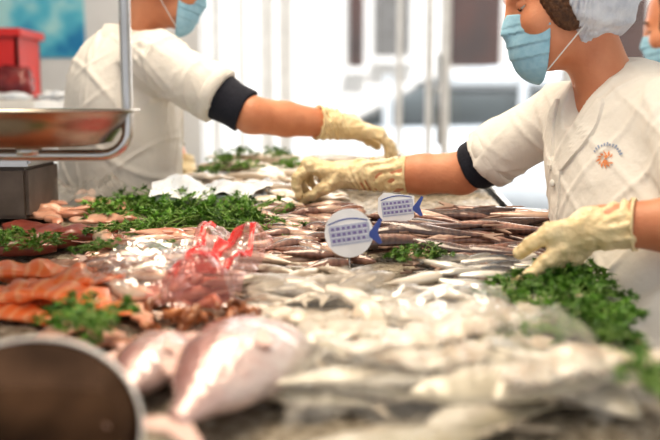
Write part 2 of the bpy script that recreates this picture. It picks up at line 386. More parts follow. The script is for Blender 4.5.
    def hclip(x,y,z):
        q, w = QW(x,y,z); return np.maximum(q-.046+np.minimum(w-.04,0)*.25, -w-.062)
    def strands(x,y,z):
        q, w = QW(x,y,z); return .0006*np.sin(380*w+620*q+2*np.sin(15*q))
    obj('hair', volmesh('hair', HP, .0026, disp=strands, clip=hclip), M['hair'], t)
    # mask
    MP = [E((.037,0,-.037),(.058,.062,.082)), E((.045,0,-.080),(.046,.052,.052)), E((.062,0,-.068),(.040,.034,.056),.03), cap_(X(.084,0,-.008),X(.100,0,-.038),.009,.013,.015)]
    def mclip(x,y,z):
        q, w = QW(x,y,z); return np.maximum(np.maximum(w+.009-(q-.1)*.30, .038-.20*w-q), -w-.140)
    def pleat(x,y,z):
        q, w = QW(x,y,z); s = np.mod(w/.021,1.0); return .0024*s*(np.abs(w+.066)<.036)
    mk = obj('face_mask', volmesh('face_mask', MP, .0022, disp=pleat, clip=mclip), M['maskm'], t)
    for s in (-1,1):
        b = bmesh.new(); tube(b, [X(.048,s*.056,-.034),X(.0,s*.078,.018),X(-.02,s*.082,.02),X(-.026,s*.080,-.01),X(.0,s*.072,-.055),X(.062,s*.048,-.110)], .0013, 6); obj('ear_loop', b, M['maskw'], mk)
    if sp.get('cap'):
        CPs = [E((-.036,0,-.003),(.092,.093,.089),.03), E((.000,0,.045),(.097,.089,.090),.03), E((-.01,0,-.005),(.045,.090,.045),.03)]
        def cclip(x,y,z):
            q, w = QW(x,y,z); return q-.026-w*.35
        def gather(x,y,z):
            q, w = QW(x,y,z); return .0025*np.sin(240*w+60*np.sin(14*q))*np.clip((q+.03)*30,0,1)
        obj('hair_net_cap', volmesh('hair_net_cap', CPs, .003, disp=sumf(wrink(5,.006,(60,130),7,1.0),wrink(6,.0028,(160,280),6,1.0),gather), clip=cclip), M['cap'], t)
    # coat
    g = sp.get('loose', .03)
    CO = [ell_(che,(.10+g,.145+g,.155+g),RT,.06), ell_(bel,(.10+g*1.1,.14+g,.15+g),RT,.07), ell_(pel,(.115+g,.155+g*1.2,.15+g),RT,.07), ell_(Vector((pel.x,pel.y,pel.z-.22))-tf*.01,(.125+g,.16+g*1.3,.28),RT,.08),
          cap_(nb-Vector((0,0,.025)), Ls, .05+g*.6,.050+g*.4,.04), cap_(nb-Vector((0,0,.025)), Rs, .05+g*.6,.050+g*.4,.04)]
    for side in 'LR':
        sh, el, wr, H, a = arms[side]; fr = a.get('sleeve', .75)
        CO.append(cap_(sh, sh.lerp(el,fr), .050+g*.45, a.get('open', ar+.019), .03, flat=True))
    sub = [E((-.02,0,-.06),(.060,.060,.088),.008), cap_(nb+tf*.045+Vector((0,0,.07)), nb+tf*.095-Vector((0,0,.018)), .046,.020,.008)]
    cme = volmesh('coat', CO, sp.get('hc',.0045), disp=sumf(wrink(sp['seed'],.006,(14,40),4,.6), crease(sp['seed']+20,.0055,16)), sub=sub)
    coat = obj('work_coat', cme, M['coat'], t)
    bvh = BVHTree.FromPolygons([v.co.copy() for v in cme.vertices], [tuple(p.vertices) for p in cme.polygons])
    def proj(u, v, off=.002):
        o = nb + tl*u + Vector((0,0,v)) + tf*.5
        h = bvh.ray_cast(o, -tf)
        if not h[0] or h[1].dot(tf) < .12 or (h[0]-nb).dot(tf) < .015: return None
        return h[0]+h[1]*off
    def strip(name, rowsf, off):
        b = bmesh.new(); prev = None
        for us, v in rowsf:
            ps = [proj(u, v, off) for u in us]
            if not all(ps): prev = None; continue
            ps[0] = ps[0]-tf*off*1.5; ps[-1] = ps[-1]-tf*off*1.5
            cur = [b.verts.new(p) for p in ps]
            if prev:
                for k in range(len(cur)-1): b.faces.new((prev[k],prev[k+1],cur[k+1],cur[k]))
            prev = cur
        if not len(b.faces): b.free(); return None
        for v_ in [v_ for v_ in b.verts if not v_.link_faces]: b.verts.remove(v_)
        return obj(name, b, M['coat'], coat, False)
    strip('placket', [((-.020,-.018,-.01,0,.01,.018,.020), -.10-i*.012) for i in range(40)], .004)
    for s in (-1,1):
        rows = []
        for i in range(19):
            q = i/18; v = -.115+q*.125; inn = .012+.045*q; wd = .004+.036*math.sin(math.pi*min(1,.06+q*.86)); rows.append(([s*(inn+wd*k/8) for k in (0,.3,1.5,3,4.5,6,7.7,8)], v))
        strip('lapel', rows, .006)
    for i in range(4):
        p = proj(0, -.14-i*.09, .008)
        if p:
            b = bmesh.new(); bmesh.ops.create_uvsphere(b, u_segments=12, v_segments=6, radius=.007, matrix=Matrix.Translation(p)@tf.to_track_quat('Z','Y').to_matrix().to_4x4()@Matrix.Diagonal((1,1,.35,1))); obj('button', b, M['logs'], coat)
    b = bmesh.new(); prev = None
    for i in range(31):
        ang = R(50+260*i/30); dirr = tf*math.cos(ang)+tl*math.sin(ang); c = nb+Vector((0,0,.046+.012*math.cos(ang-math.pi)))
        cur = [b.verts.new(q) for q in (c+dirr*.064-Vector((0,0,.02)), c+dirr*.066+Vector((0,0,.012)), c+dirr*.073+Vector((0,0,.012)), c+dirr*.094-Vector((0,0,.028)))]
        if prev:
            for k in range(3): b.faces.new((prev[k],prev[k+1],cur[k+1],cur[k]))
        prev = cur
    obj('collar', b, M['coat'], coat)
    for side in 'LR':
        sh, el, wr, H, a = arms[side]; fr = a.get('sleeve',.75)
        e = a.get('band', 0)
        if e: obj('undershirt_sleeve', volmesh('undershirt', [cap_(sh.lerp(el,fr-.02), sh.lerp(el,fr+e), ar+.012, ar+.009, .01, flat=True, flat0=True)], .004, disp=wrink(3,.003,(60,120))), M['dark'], t)
        se = sh.lerp(el,fr); b = bmesh.new(); q = (el-sh).normalized().to_track_quat('Z','Y').to_matrix().to_4x4(); ro = a.get('open', ar+.019)
        lathe(b, [(ro-.012,-.01),(ro-.003,-.002),(ro+.003,-.004),(ro+.004,-.026),(ro+.001,-.030),(ro-.01,-.028)], 40, Matrix.Translation(se)@q); obj('sleeve_hem', b, M['coat'], coat)
        if a.get('noglove'): continue
        cf = a.get('cuff',.45); ce = wr.lerp(el,cf)
        GP = hand_prims(H, wr, 1.0, .0012) + [cap_(wr+Vector(H[2])*.012, ce, .030, a.get('cuffr',.043), .014, flat=True)]
        axd = A((ce-wr).normalized()); wa = A(wr); wf = sumf(wrink(11+ord(side),.0024,(110,240),6,1.0), wrink(31+ord(side),.0012,(300,480),5,1.0))
        def gd(x,y,z):
            q = (x-wa[0])*axd[0]+(y-wa[1])*axd[1]+(z-wa[2])*axd[2]
            return wf(x,y,z) + .0022*np.sin(q*330+12*np.sin(25*x+30*z))*np.clip(q*30,0,1)
        gl = obj('glove', volmesh('glove', GP, .0019, disp=gd), M['glove'], t)
        b = bmesh.new(); axv = (ce-wr).normalized(); q = axv.to_track_quat('Z','Y').to_matrix().to_4x4()
        rr = a.get('cuffr',.043); lathe(b, [(rr-.002,-.002),(rr+.0015,-.0025),(rr+.0022,0),(rr+.0012,.0025),(rr-.002,.002),(rr-.002,-.002)], 32, Matrix.Translation(ce)@q); obj('cuff_bead', b, M['glove'], gl)
    for hp, kn, an in feet:
        obj('trouser_leg', volmesh('trouser', [cap_(hp,kn,.088,.066,.03), cap_(kn,an+Vector((0,0,.02)),.066,.056,.03,flat=True)], .012), M['trou'], t)
        o = an+tf*.045-Vector((0,0,.05)); o.z = .04
        obj('shoe', volmesh('shoe', [cap_(o-tf*.08,o+tf*.1,.039,.042,.02)], .008, clip=lambda x,y,z: .001-z+0*x), M['shoe'], t)
    return t, coat, bvh, nb, tf, tl
FR = [(25,35,25),(32,42,30),(38,45,30),(42,48,30)]
Rp, coatR, bvhR, nbR, tfR, tlR = person('woman in hair net and blue mask, coat with orange emblem, reaching over the fish', dict(
  head=W(562,-4,1.70), hs=1.11, face=(-.985,-.08,0), pitch=13, torso=(-.93,-.36,0), chest=(.545,1.71,1.10), belly=(.550,1.62,.97), pelvis=(.565,1.52,.82),
  Ls=(.585,1.555,1.17), Rs=(.475,1.86,1.17), seed=2, cap=True, arm=.045, loose=.028,
  R=dict(elbow=W(462,173,1.97), wrist=W(348,176,2.03), d=(-.93,.02,.26), n=(-.22,.05,-.97), curl=[(56,44,22),(64,44,25),(72,42,25),(80,42,28)], sleeve=.76, band=.15, cuff=.52, cuffr=.041, thumb=(.62,.18,1.0), splay=.10),
  L=dict(elbow=W(722,226,1.35), wrist=W(592,224,1.43), d=(-.62,-.05,-.74), n=(-.55,.25,-.3), curl=[(0,20,16),(10,24,20),(20,28,22),(28,30,25)], sleeve=.80, cuff=.34, cuffr=.040, thumb=(.8,.45,.45), splay=.24)))
Lp = person('woman at left in white coat with black undersleeve, stretching a gloved hand to the right', dict(
  head=W(168,-24,2.30), face=(.99,.08,0), pitch=20, torso=(.86,.5,0), chest=(-.525,2.36,1.18), belly=(-.55,2.39,1.02), pelvis=(-.555,2.42,.87),
  Rs=W(156,60,2.2), Ls=(-.595,2.50,1.30), seed=8, arm=.043, loose=.042,
  R=dict(elbow=W(252,115,2.15), wrist=W(346,126,2.25), d=(.93,.2,-.24), n=(.1,.1,-1), curl=[(26,26,16),(28,28,18),(30,30,18),(34,30,20)], sleeve=.68, band=.26, cuff=.31, cuffr=.041, open=.066, splay=.02),
  L=dict(elbow=(-.48,2.58,1.10), wrist=(-.395,2.50,1.0), d=(.6,-.2,-.7), n=(.6,.1,.5), curl=FR, sleeve=.75, cuff=.2)))[0]
Tp = person('person in white coat cut off by the right photo edge, behind the hair net', dict(
  head=W(682,24,2.45), face=(-.93,.36,0), pitch=12, torso=(-.95,-.3,0), chest=(.98,2.50,1.10), belly=(.98,2.50,.96), pelvis=(.98,2.50,.82),
  Rs=(.94,2.66,1.20), Ls=(1.01,2.34,1.20), seed=4, h=.007, hc=.009,
  R=dict(elbow=(.90,2.68,.96), wrist=(.75,2.58,.9), d=(-1,-.2,-.2), n=(0,0,-1), curl=FR, sleeve=.75, noglove=True),
  L=dict(elbow=(1.0,2.30,.96), wrist=(.85,2.32,.9), d=(-1,.1,-.2), n=(0,0,-1), curl=FR, sleeve=.75, noglove=True)))[0]
h = bvhR.ray_cast(Vector((0,0,CAMZ)), ray(606,157).normalized())
if h[0]:
    hp = h[0]; nn = (Vector((-.55,-.83,0))).normalized(); rr_ = Vector((0,0,1)).cross(nn).normalized()
    def dec(name, polys, m):
        b = bmesh.new()
        for poly in polys:
            vs = []
            for (u,v) in poly:
                o = hp + rr_*u + Vector((0,0,v)) + nn*.1; q = bvhR.ray_cast(o, -nn)
                if q[0]: vs.append(b.verts.new(q[0]+nn*.0025))
            if len(vs) > 2: b.faces.new(vs)
        return obj(name, b, m, coatR)
    pol = []
    for i in range(11):
        a = R(40+i*29); c = (math.cos(a)*.012, math.sin(a)*.010-.004); l = .0045+.0015*(i%3); w = .0016+.0006*(i%2)
        dx, dy = math.cos(a+.5), math.sin(a+.5)
        pol.append([(c[0]-dy*w,c[1]+dx*w),(c[0]+dx*l,c[1]+dy*l),(c[0]+dy*w,c[1]-dx*w),(c[0]-dx*l*.8,c[1]-dy*l*.8)])
    pol += [[(-.006,-.010),(-.002,-.003),(.005,-.006),(.007,-.010),(.003,-.013)],[(-.004,.001),(.001,.004),(.005,.001),(0,-.003)]]
    dec('coat_emblem', pol, M['orange'])
    pol = []
    for i in range(12):
        a = R(150-i*11); r0, r1 = .025, .0290+.001*(i%3); a2 = a-R(6.0)
        pol.append([(math.cos(a)*r0,math.sin(a)*r0-.006),(math.cos(a)*r1,math.sin(a)*r1-.006),(math.cos(a2)*r1,math.sin(a2)*r1-.006),(math.cos(a2)*r0,math.sin(a2)*r0-.006)])
    dec('coat_lettering', pol, M['bluet'])
# ------------------------------------------------------------------ room and street
ZC = 2.9
struct('floor', boxes(((-3,-1.5,-.05),(2.4,5.25,0))), M['tile'])
struct('ceiling', boxes(((-3,-1.5,ZC),(2.4,5.25,ZC+.05))), M['ceil'])
struct('wall_left', boxes(((-3.05,-1.5,0),(-3,5.25,ZC))), M['wall'])
struct('wall_right', boxes(((2.4,-1.5,0),(2.45,5.25,ZC))), M['wall'])
struct('wall_back', boxes(((-3,4.0,0),(-.56,4.12,ZC))), M['wall'])
YB = 5.2
def bx(px, Y=YB): return (px-330)/917*Y
fr = []
for a, c in ((196,206),(213,221),(240,245),(262,274),(280,292),(396,401),(425,431),(440,448),(560,580),(690,720)): fr.append(((bx(a),YB-.03,0),(bx(c),YB+.05,ZC-.001)))
x = bx(720); fr.append(((x,YB-.03,0),(2.4,YB+.05,ZC-.001)))
for i, (a, c) in enumerate(((206,262),(292,425),(448,560),(580,690))):
    b = boxes(((bx(a),YB-.02,0),(bx(c),YB+.03,.28)),((bx(a),YB-.02,2.35),(bx(c),YB+.03,2.45)), bevel=.004)
    struct('trim_%d'%(i+1), b, M['frame'])
    b = boxes(((bx(a),YB,.28),(bx(c),YB+.008,2.35))); struct('window_%d'%(i+1), b, filmmat('door_glass', (.8,.88,.92), .03, .03, bmp=0))
struct('wall_front', boxes(*fr), M['frame'])
hd = thing('door_handle', 'tall pale pull handle on the glass shop door between the two workers', 'door handle', (bx(436),YB-.09,1.2))
b = bmesh.new(); tube(b, [(0,0,-.25),(0,0,.25)], .014, 10); obj('bar', b, M['steel'], hd)
for z in (-.2,.2):
    b = bmesh.new(); tube(b, [(0,0,z),(0,.06,z)], .009, 8); obj('bracket', b, M['steel'], hd)
struct('pavement', boxes(((-8,5.26,-.08),(12,7.2,-.02))), M['pave']); struct('road', boxes(((-10,7.2,-.15),(16,12,-.10))), M['road'])
bd = thing('building', 'cream building across the street with dark brown openings', 'building', (0,12,0))
b = bmesh.new(); box(b, (-9,0,-.1),(14,.4,9)); obj('wall', b, M['facade'], bd, False)
def fx(px): return (px-330)/917*11.95
for a, c, z0, z1, m in ((349,363,1.62,3.4,'brown'),(376,408,1.75,3.4,'steeld'),(449,497,1.62,3.4,'brown'),(560,640,1.6,3.4,'brown'),(60,110,1.6,3.4,'brown')):
    o = obj('window', boxes(((fx(a),-.12,z0),(fx(c),.02,z1)), bevel=.01), M[m], bd, False)
    obj('sill', boxes(((fx(a)-.05,-.18,z0-.08),(fx(c)+.05,.0,z0-.002))), M['facade'], o, False)
    obj('lintel', boxes(((fx(a)+.08,-.15,z1-.75),(fx(c)-.08,-.121,z1-.68))), M['facade'], o, False)
cr = thing('car', 'silver car parked in the street beyond the glass doors', 'car', (1.42,8.3,-.1))
def carsec(pts, wid, n=1):
    b = bmesh.new(); rows = []
    for yy, k in ((-wid,.94),(-wid*.9,1.0),(wid*.9,1.0),(wid,.94)):
        rows.append([b.verts.new((x*(.985 if k<1 else 1), yy, .15+(z-.15)*k)) for x, z in pts])
    n = len(pts)
    for i in range(3):
        for k in range(n): b.faces.new((rows[i][k],rows[i][(k+1)%n],rows[i+1][(k+1)%n],rows[i+1][k]))
    b.faces.new(rows[0][::-1]); b.faces.new(rows[-1]); return b
o = obj('body', carsec([(-2.1,.3),(-2.12,.6),(-2.0,.86),(-1.5,1.0),(-1.05,1.08),(1.6,1.12),(2.05,1.06),(2.12,.7),(2.1,.3)], .86), M['car'], cr)
o = obj('cabin_glass', carsec([(-1.32,1.05),(-.5,1.48),(.2,1.54),(1.0,1.5),(1.7,1.1)], .74), M['carglass'], cr)
obj('roof', carsec([(-.6,1.46),(-.3,1.56),(.3,1.61),(.95,1.58),(1.15,1.47)], .76), M['car'], cr)
for xx in (-.95,.15,1.15):
    b = bmesh.new(); box(b, (xx-.04,-.79,1.0),(xx+.04,-.72,1.5)); obj('pillar', b, M['car'], cr, False)
for sx in (-1.3,1.35):
    for sy in (-.8,.8):
        b = bmesh.new(); bmesh.ops.create_cone(b, cap_ends=True, segments=28, radius1=.32, radius2=.32, depth=.2, matrix=Matrix.Translation((sx,sy,.32))@Matrix.Rotation(R(90),4,'X')); w = obj('wheel', b, M['tyre'], cr, False)
        b = bmesh.new(); bmesh.ops.create_cone(b, cap_ends=True, segments=20, radius1=.2, radius2=.18, depth=.22, matrix=Matrix.Translation((sx,sy,.32))@Matrix.Rotation(R(90),4,'X')); obj('hubcap', b, M['steel'], w, False)
# left background
p = obj('poster', boxes(((-.02-.62,-.008,-.30),(.30,0,.30))), poster_mat(), None, False); p.location = (-1.35,3.9995,1.68); tag(p, 'blue underwater poster on the wall behind the left worker', 'poster')
ZT = 1.20
bc = thing('side_worktop', 'white side worktop behind the hanging scale', 'worktop', (-1.5,3.2,0))
obj('cabinet', boxes(((-.9,-.28,0),(.55,.3,ZT-.04)), bevel=.01), M['wall'], bc, False); obj('top', boxes(((-.92,-.3,ZT-.04),(.57,.3,ZT)), bevel=.006), M['frame'], bc, False)
ct = thing('crate', 'red plastic crate on the side worktop at the left edge', 'crate', (W(-14,50,3.25).x,3.25,ZT+.001))
def crate(w, d, h):
    b = boxes(((-w,-d,0),(w,d,.01)),((-w,-d,0),(-w+.012,d,h)),((w-.012,-d,0),(w,d,h)),((-w,-d,0),(w,-d+.012,h)),((-w,d-.012,0),(w,d,h)), bevel=.002); return b
obj('tub', crate(.15,.12,.23), M['red'], ct, False); obj('rim', boxes(((-.165,-.135,.21),(.165,-.118,.238)),((-.165,.118,.21),(.165,.135,.238)),((-.165,-.118,.21),(-.148,.118,.238)),((.148,-.118,.21),(.165,.118,.238)), bevel=.003), M['red'], ct, False)
for k in range(3):
    o = obj('rib', boxes(((-.14+k*.1,-.126,.02),(-.12+k*.1,-.119,.205))), M['red'], ct, False)
def lump(name, r, seed, m, parent=None, amp=.25, fr_=3.0, n=3):
    b = bmesh.new(); bmesh.ops.create_icosphere(b, subdivisions=n, radius=1)
    for v in b.verts:
        d = 1+amp*noise.noise(v.co*fr_*.5+Vector((seed,0,0))); v.co = Vector((v.co.x*r[0]*d, v.co.y*r[1]*d, v.co.z*r[2]*d))
    return obj(name, b, m, parent)
for i, (px, py, r) in enumerate(((12,76,(.09,.045,.056)),(-30,82,(.07,.045,.05)))):
    o = lump('wrapped_parcel', r, i*3, M['maroon'], amp=.4); o.location = (W(px,py,3.03).x, 3.03, ZT+r[2]*.95); tag(o, 'dark maroon wrapped parcel before the red crate, '+('cut by the photo edge' if i else 'fully in view'), 'parcel')
for i, (px, r) in enumerate(((50,(.045,.03,.016)),(8,(.06,.025,.012)))):
    o = lump('paper_bundle', r, i*5+2, M['paper'], amp=.5); o.location = (W(px,92,2.9).x, 2.94, ZT+r[2]*.9); tag(o, 'crumpled white paper bundle on the side worktop, '+('left one' if i else 'right one by the worker'), 'paper')
# ------------------------------------------------------------------ counter
XR = .405
def counter(label, foot, edges):
    dc = thing('display_counter', label, 'counter')
    b = bmesh.new(); prism(b, foot, 0, lambda p: plane_z(p[1])-.04); obj('body', b, M['steeld'], dc, False)
    b = bmesh.new(); prism(b, foot, lambda p: plane_z(p[1])-.04, lambda p: plane_z(p[1])-.025); obj('deck', b, M['steel'], dc, False)
    for e in edges:
        b = bmesh.new(); prism(b, e, lambda p: plane_z(p[1])-.024, lambda p: plane_z(p[1])+.006); obj('edge_lip', b, M['steel'], dc, False)
counter('sloping steel fish counter filling the foreground, below the scale and the big pink fish', [(-1.31,.44),(XR+.01,.44),(XR+.01,2.12),(-1.31,2.12)], [[(XR,.45),(XR+.01,.45),(XR+.01,2.119),(XR,2.119)]])
counter('far end of the steel fish counter between the two workers', [(-.37,2.1205),(XR+.01,2.1205),(XR+.01,2.91),(-.37,2.91)], [[(XR,2.121),(XR+.01,2.121),(XR+.01,2.9),(XR,2.9)]])
def inside(x, y): return (x < XR-.004 and ((y < 2.115 and x > -1.295) or (x > -.355 and y < 2.895)) and y > .46)
b = bmesh.new(); st = .0125; grid = {}
for i in range(int(1.7/st)+1):
    for j in range(int(2.45/st)+1):
        x, y = -1.295+i*st, .46+j*st
        if inside(x,y): grid[i,j] = b.verts.new((x,y,surf(x,y)-.004+.005*noise.noise(Vector((x*45,y*45,3)))+.002*random.random()))
for (i,j), v in list(grid.items()):
    q = [grid.get(k) for k in ((i+1,j),(i+1,j+1),(i,j+1))]
    if all(q): b.faces.new((v,*q))
ice = obj('crushed_ice', b, M['ice']); tag(ice, 'bed of crushed ice spread over the counter under the fish', 'ice', kind='stuff')
# ------------------------------------------------------------------ fish
SL = math.atan(.09)
def slope_m(x, y, dz, heading, roll=0, pitch=0):
    return Matrix.Translation((x,y,surf(x,y)+dz))@Matrix.Rotation(SL,4,'X')@Matrix.Rotation(heading,4,'Z')@Matrix.Rotation(pitch,4,'Y')@Matrix.Rotation(roll,4,'X')
SLEN = [(0,.06),(.05,.32),(.12,.58),(.22,.82),(.36,1),(.55,.95),(.72,.70),(.87,.40),(1,.20)]
BREAM = [(0,.18),(.04,.42),(.10,.70),(.20,.93),(.32,1),(.50,.96),(.70,.70),(.87,.32),(1,.16)]
def interp(P, t):
    for (a,x),(c,y) in zip(P,P[1:]):
        if t <= c: s = (t-a)/(c-a); s = s*s*(3-2*s)*.4+s*.6; return x+(y-x)*s
    return P[-1][1]
def fish(name, label, cat, L_, H_, T_, prof, m, finm, bend, group, parts=True):
    t = thing(name, label, cat, group=group); BR = prof is BREAM
    n = 30 if BR else 26; rg = 20 if BR else 16; b = bmesh.new(); rings = []
    bendf = lambda t_: bend*H_*math.sin(math.pi*t_*1.1)
    for i in range(n+1):
        tt = (i/n)**1.15; hh = interp(prof,tt)*H_/2; ww = interp([(0,.2 if BR else .1),(.08,.55),(.25,.95),(.45,1),(.75,.6),(1,.18)],tt)*T_/2
        if .235 < tt < .29: ww *= .88; hh *= .97
        if BR and .29 <= tt < .33: ww *= 1.04
        x = L_/2-tt*L_*.86; yo = bendf(tt)
        rings.append([b.verts.new((x, yo+hh*math.cos(2*math.pi*k/rg)*(1.0 if math.cos(2*math.pi*k/rg)>0 else 1.05), ww*math.copysign(abs(math.sin(2*math.pi*k/rg))**(1.0),math.sin(2*math.pi*k/rg)))) for k in range(rg)])
    for i in range(n):
        for k in range(rg): b.faces.new((rings[i][k],rings[i][(k+1)%rg],rings[i+1][(k+1)%rg],rings[i+1][k]))
    b.faces.new(rings[0][::-1]); b.faces.new(rings[-1]); obj('body', b, m, t)
    def fin(nm, pts, th=.0012):
        b = bmesh.new(); prism(b, pts, -th, th); obj(nm, b, finm, t, False)
    xe = L_/2-L_*.86; ye = bendf(1)
    fin('tail_fin', [(xe+.01*L_,ye-.10*H_),(xe-.13*L_,ye-.42*H_),(xe-.14*L_,ye-.36*H_),(xe-.07*L_,ye),(xe-.14*L_,ye+.36*H_),(xe-.13*L_,ye+.42*H_),(xe+.01*L_,ye+.10*H_)])
    if parts:
        top = []
        for i in range(9):
            tt = .28+.42*i/8; top.append((L_/2-tt*L_*.86, bendf(tt)+interp(prof,tt)*H_/2*.9))
        fin('dorsal_fin', top+[(p[0]-.01*L_, p[1]+.16*H_*(.5+.5*math.sin(i*2.2))+.04*H_) for i, p in list(enumerate(top))[::-1]])
    for s in (1,-1):
        if s < 0 and not parts: continue
        tt = .12 if BR else .10; ex = L_/2-tt*L_*.86; ey = bendf(tt)+.12*H_*.5; ez = s*interp([(0,.1),(.08,.5),(.25,.95)],tt)*T_/2*.94
        r = max(.0026, H_*.068)
        b = bmesh.new(); bmesh.ops.create_uvsphere(b, u_segments=12, v_segments=8, radius=r, matrix=Matrix.Translation((ex,ey,ez))@Matrix.Diagonal((1,1,.55,1))); e = obj('eye', b, M['eye'], t)
        b = bmesh.new(); bmesh.ops.create_uvsphere(b, u_segments=10, v_segments=6, radius=r*.55, matrix=Matrix.Translation((ex,ey,ez+s*r*.36))@Matrix.Diagonal((1,1,.5,1))); obj('pupil', b, M['pupil'], e)
    if parts:
        z = T_*(.475 if BR else .44); b = bmesh.new(); q = [(L_*.22,-.08*H_),(L_*.10,-.26*H_),(L_*.07,-.20*H_),(L_*.09,-.1*H_),(L_*.2,-.03*H_)]; prism(b, q, z, z+.0012); obj('pectoral_fin', b, finm, t, False)
    return t
class Proto:
    def __init__(s, mk, n): s.mk = mk; s.p = [None]*n; s.i = 0; s.n = n
    def put(s, m, sc=1.0):
        k = s.i % s.n; s.i += 1
        if s.p[k] is None: s.p[k] = s.mk(k); o = s.p[k]
        else: o = copy_tree(s.p[k])
        o.location, q, _ = m.decompose(); o.rotation_mode = 'XYZ'; o.rotation_euler = q.to_euler(); o.scale = (sc,)*3
        return o
def pix(x, y, z=None):
    z = surf(x,y)+.02 if z is None else z; dz = z-CAMZ
    f_ = y*CP-dz*SP; u_ = y*SP+dz*CP; return 330+917*x/f_, 220-917*u_/f_
def pts_in(poly, dx, dy, jit=.35, world=False, mg=22):
    P = [G(*p) if not world else Vector((p[0],p[1],0)) for p in poly]; xs = [p.x for p in P]; ys = [p.y for p in P]; out = []
    y = max(ys)
    row = 0
    while y > min(ys):
        x = min(xs)+(row%2)*dx*.5
        while x < max(xs):
            a, c = x+random.uniform(-jit,jit)*dx, y+random.uniform(-jit,jit)*dy; ins = False; n = len(P)
            for i in range(n):
                p, q = P[i], P[(i+1)%n]
                if (p.y > c) != (q.y > c) and a < (q.x-p.x)*(c-p.y)/(q.y-p.y)+p.x: ins = not ins
            if ins and inside(a, c):
                u, v = pix(a, c)
                if -mg < u < 660+mg and v < 440+mg: out.append((a,c))
            x += dx
        y -= dy; row += 1
    return out
def pit(): return random.uniform(-.06,.06)
finb = mat('fin_brown', (.26,.17,.13), (.36,.25,.2), .4); finp = mat('fin_pale', (.66,.58,.47), (.50,.43,.34), .35); finr = mat('fin_pink', (.74,.44,.38), (.80,.56,.48), .35)
mk_m = fishmat('horse_mackerel_skin', (.10,.058,.05), (.36,.19,.145), (.72,.52,.41), .035, stripes=26, stripecol=(.05,.03,.035))
mk_s = fishmat('sardine_skin', (.03,.035,.045), (.26,.24,.22), (.75,.70,.62), .028, metal=.3)
mk_w = fishmat('whiting_skin', (.38,.31,.24), (.70,.61,.50), (.80,.74,.64), .05)
mk_b = fishmat('bass_skin', (.46,.41,.30), (.74,.68,.56), (.84,.79,.69), .085, metal=.06, lo=.82, coat=.6, rough=.28)
mk_r = fishmat('red_mullet_skin', (.50,.18,.12), (.76,.45,.33), (.84,.68,.55), .04)
mk_p = fishmat('sea_bream_skin', (.52,.27,.25), (.74,.56,.53), (.84,.77,.75), .16, rough=.26, metal=.3, vs=90, vb=1.0)
mack = Proto(lambda k: fish('horse_mackerel', 'slender brown and purple fish in the pile under the outstretched hand', 'fish', .24,.036,.026,SLEN,mk_m,finb,(-.5,.2,.6,-.15)[k],'slender brown fish piled behind the round sign'), 4)
for layer in range(3):
    for (x,y) in pts_in([(375,228),(585,222),(600,262),(500,272),(395,262)] if layer<2 else [(410,234),(540,228),(550,255),(430,258)], .15, .034, .35):
        mack.put(slope_m(x,y,.012+.017*layer, random.choice([0,math.pi])+random.uniform(-.45,.30)-.12, random.uniform(-.4,.4), pit()), random.uniform(.8,1.1))
sard = Proto(lambda k: fish('sardine', 'small dark backed silver sardine beside the parsley at the gloved left hand', 'fish', .13,.028,.018,SLEN,mk_s,finb,(-.4,.3,.1)[k],'sardines in front of the parsley by the worker', False), 3)
for layer in range(2):
    for (x,y) in pts_in([(430,270),(560,266),(560,298),(455,305)], .06, .024, .35): sard.put(slope_m(x,y,.009+.013*layer, random.uniform(-.7,.5), random.uniform(-.3,.3), pit()))
whi = Proto(lambda k: fish('whiting', 'pale silver fish on ice in front of the round price sign', 'fish', .17,.036,.022,SLEN,mk_w,finp,(-.3,.4,.1)[k],'pale silver fish in front of the round sign'), 3)
for layer in range(2):
    for (x,y) in pts_in([(255,264),(325,284),(400,286),(450,312),(270,314),(235,285)], .11, .038, .4): whi.put(slope_m(x,y,.011+.014*layer, random.uniform(-1.1,1.1)+random.choice([0,math.pi]), random.uniform(-.4,.4), pit()), random.uniform(.65,1.15))
mul = Proto(lambda k: fish('red_mullet', 'small pink red mullet left of the pale silver fish', 'fish', .15,.038,.026,SLEN,mk_r,finr,(-.3,.3,.1)[k],'red mullets beside the red film'), 3)
for layer in range(2):
    for (x,y) in pts_in([(95,248),(205,246),(200,305),(120,312),(80,275)], .085, .04, .4): mul.put(slope_m(x,y,.013+.016*layer, random.uniform(-1.3,1.3), random.uniform(-.4,.4), pit()))
goby = Proto(lambda k: fish('goby', 'small brown fish between the parsley strip and the round sign', 'fish', .11,.026,.02,SLEN,mk_m,finb,(-.3,.3)[k],'small brown fish left of the round sign', False), 2)
for layer in range(2):
    for (x,y) in pts_in([(255,216),(345,216),(360,265),(330,275),(262,258)], .07, .030, .35): goby.put(slope_m(x,y,.01+.014*layer, random.uniform(-.8,.8), random.uniform(-.3,.3), pit()))
bass = Proto(lambda k: fish('sea_bass', 'pale cream fish laid on ice in the blurred right foreground', 'fish', .27,.084,.028,SLEN,mk_b,finp,(-.25,.35,.05)[k],'pale fish across the right foreground'), 3)
for layer in range(2):
    for (x,y) in pts_in([(310,362),(620,362),(760,460),(290,460)] if layer==0 else [(340,368),(600,368),(660,450),(320,450)], .17, .074, .4, mg=50): bass.put(slope_m(x,y,.014+.020*layer, random.uniform(-.9,.7)+random.choice([0,math.pi]), random.uniform(-.3,.3), pit()*.8), random.uniform(.7,1.15))
for i,(px,py,hd_,sx_,sy_,lb) in enumerate(((228,400,R(72),.34,.138,'big rounded pink sea bream lying nose-up in the near foreground'),(146,382,R(80),.25,.088,'smaller pink sea bream left of the big one in the foreground'))):
    o = fish('sea_bream', lb, 'fish', sx_,sy_,sy_*.52,BREAM,mk_p,finr,.03,None); g_ = G(px,py+10)
    m = slope_m(g_.x,g_.y,sy_*.28,hd_,.16,0); o.location, q, _ = m.decompose(); o.rotation_euler = q.to_euler()
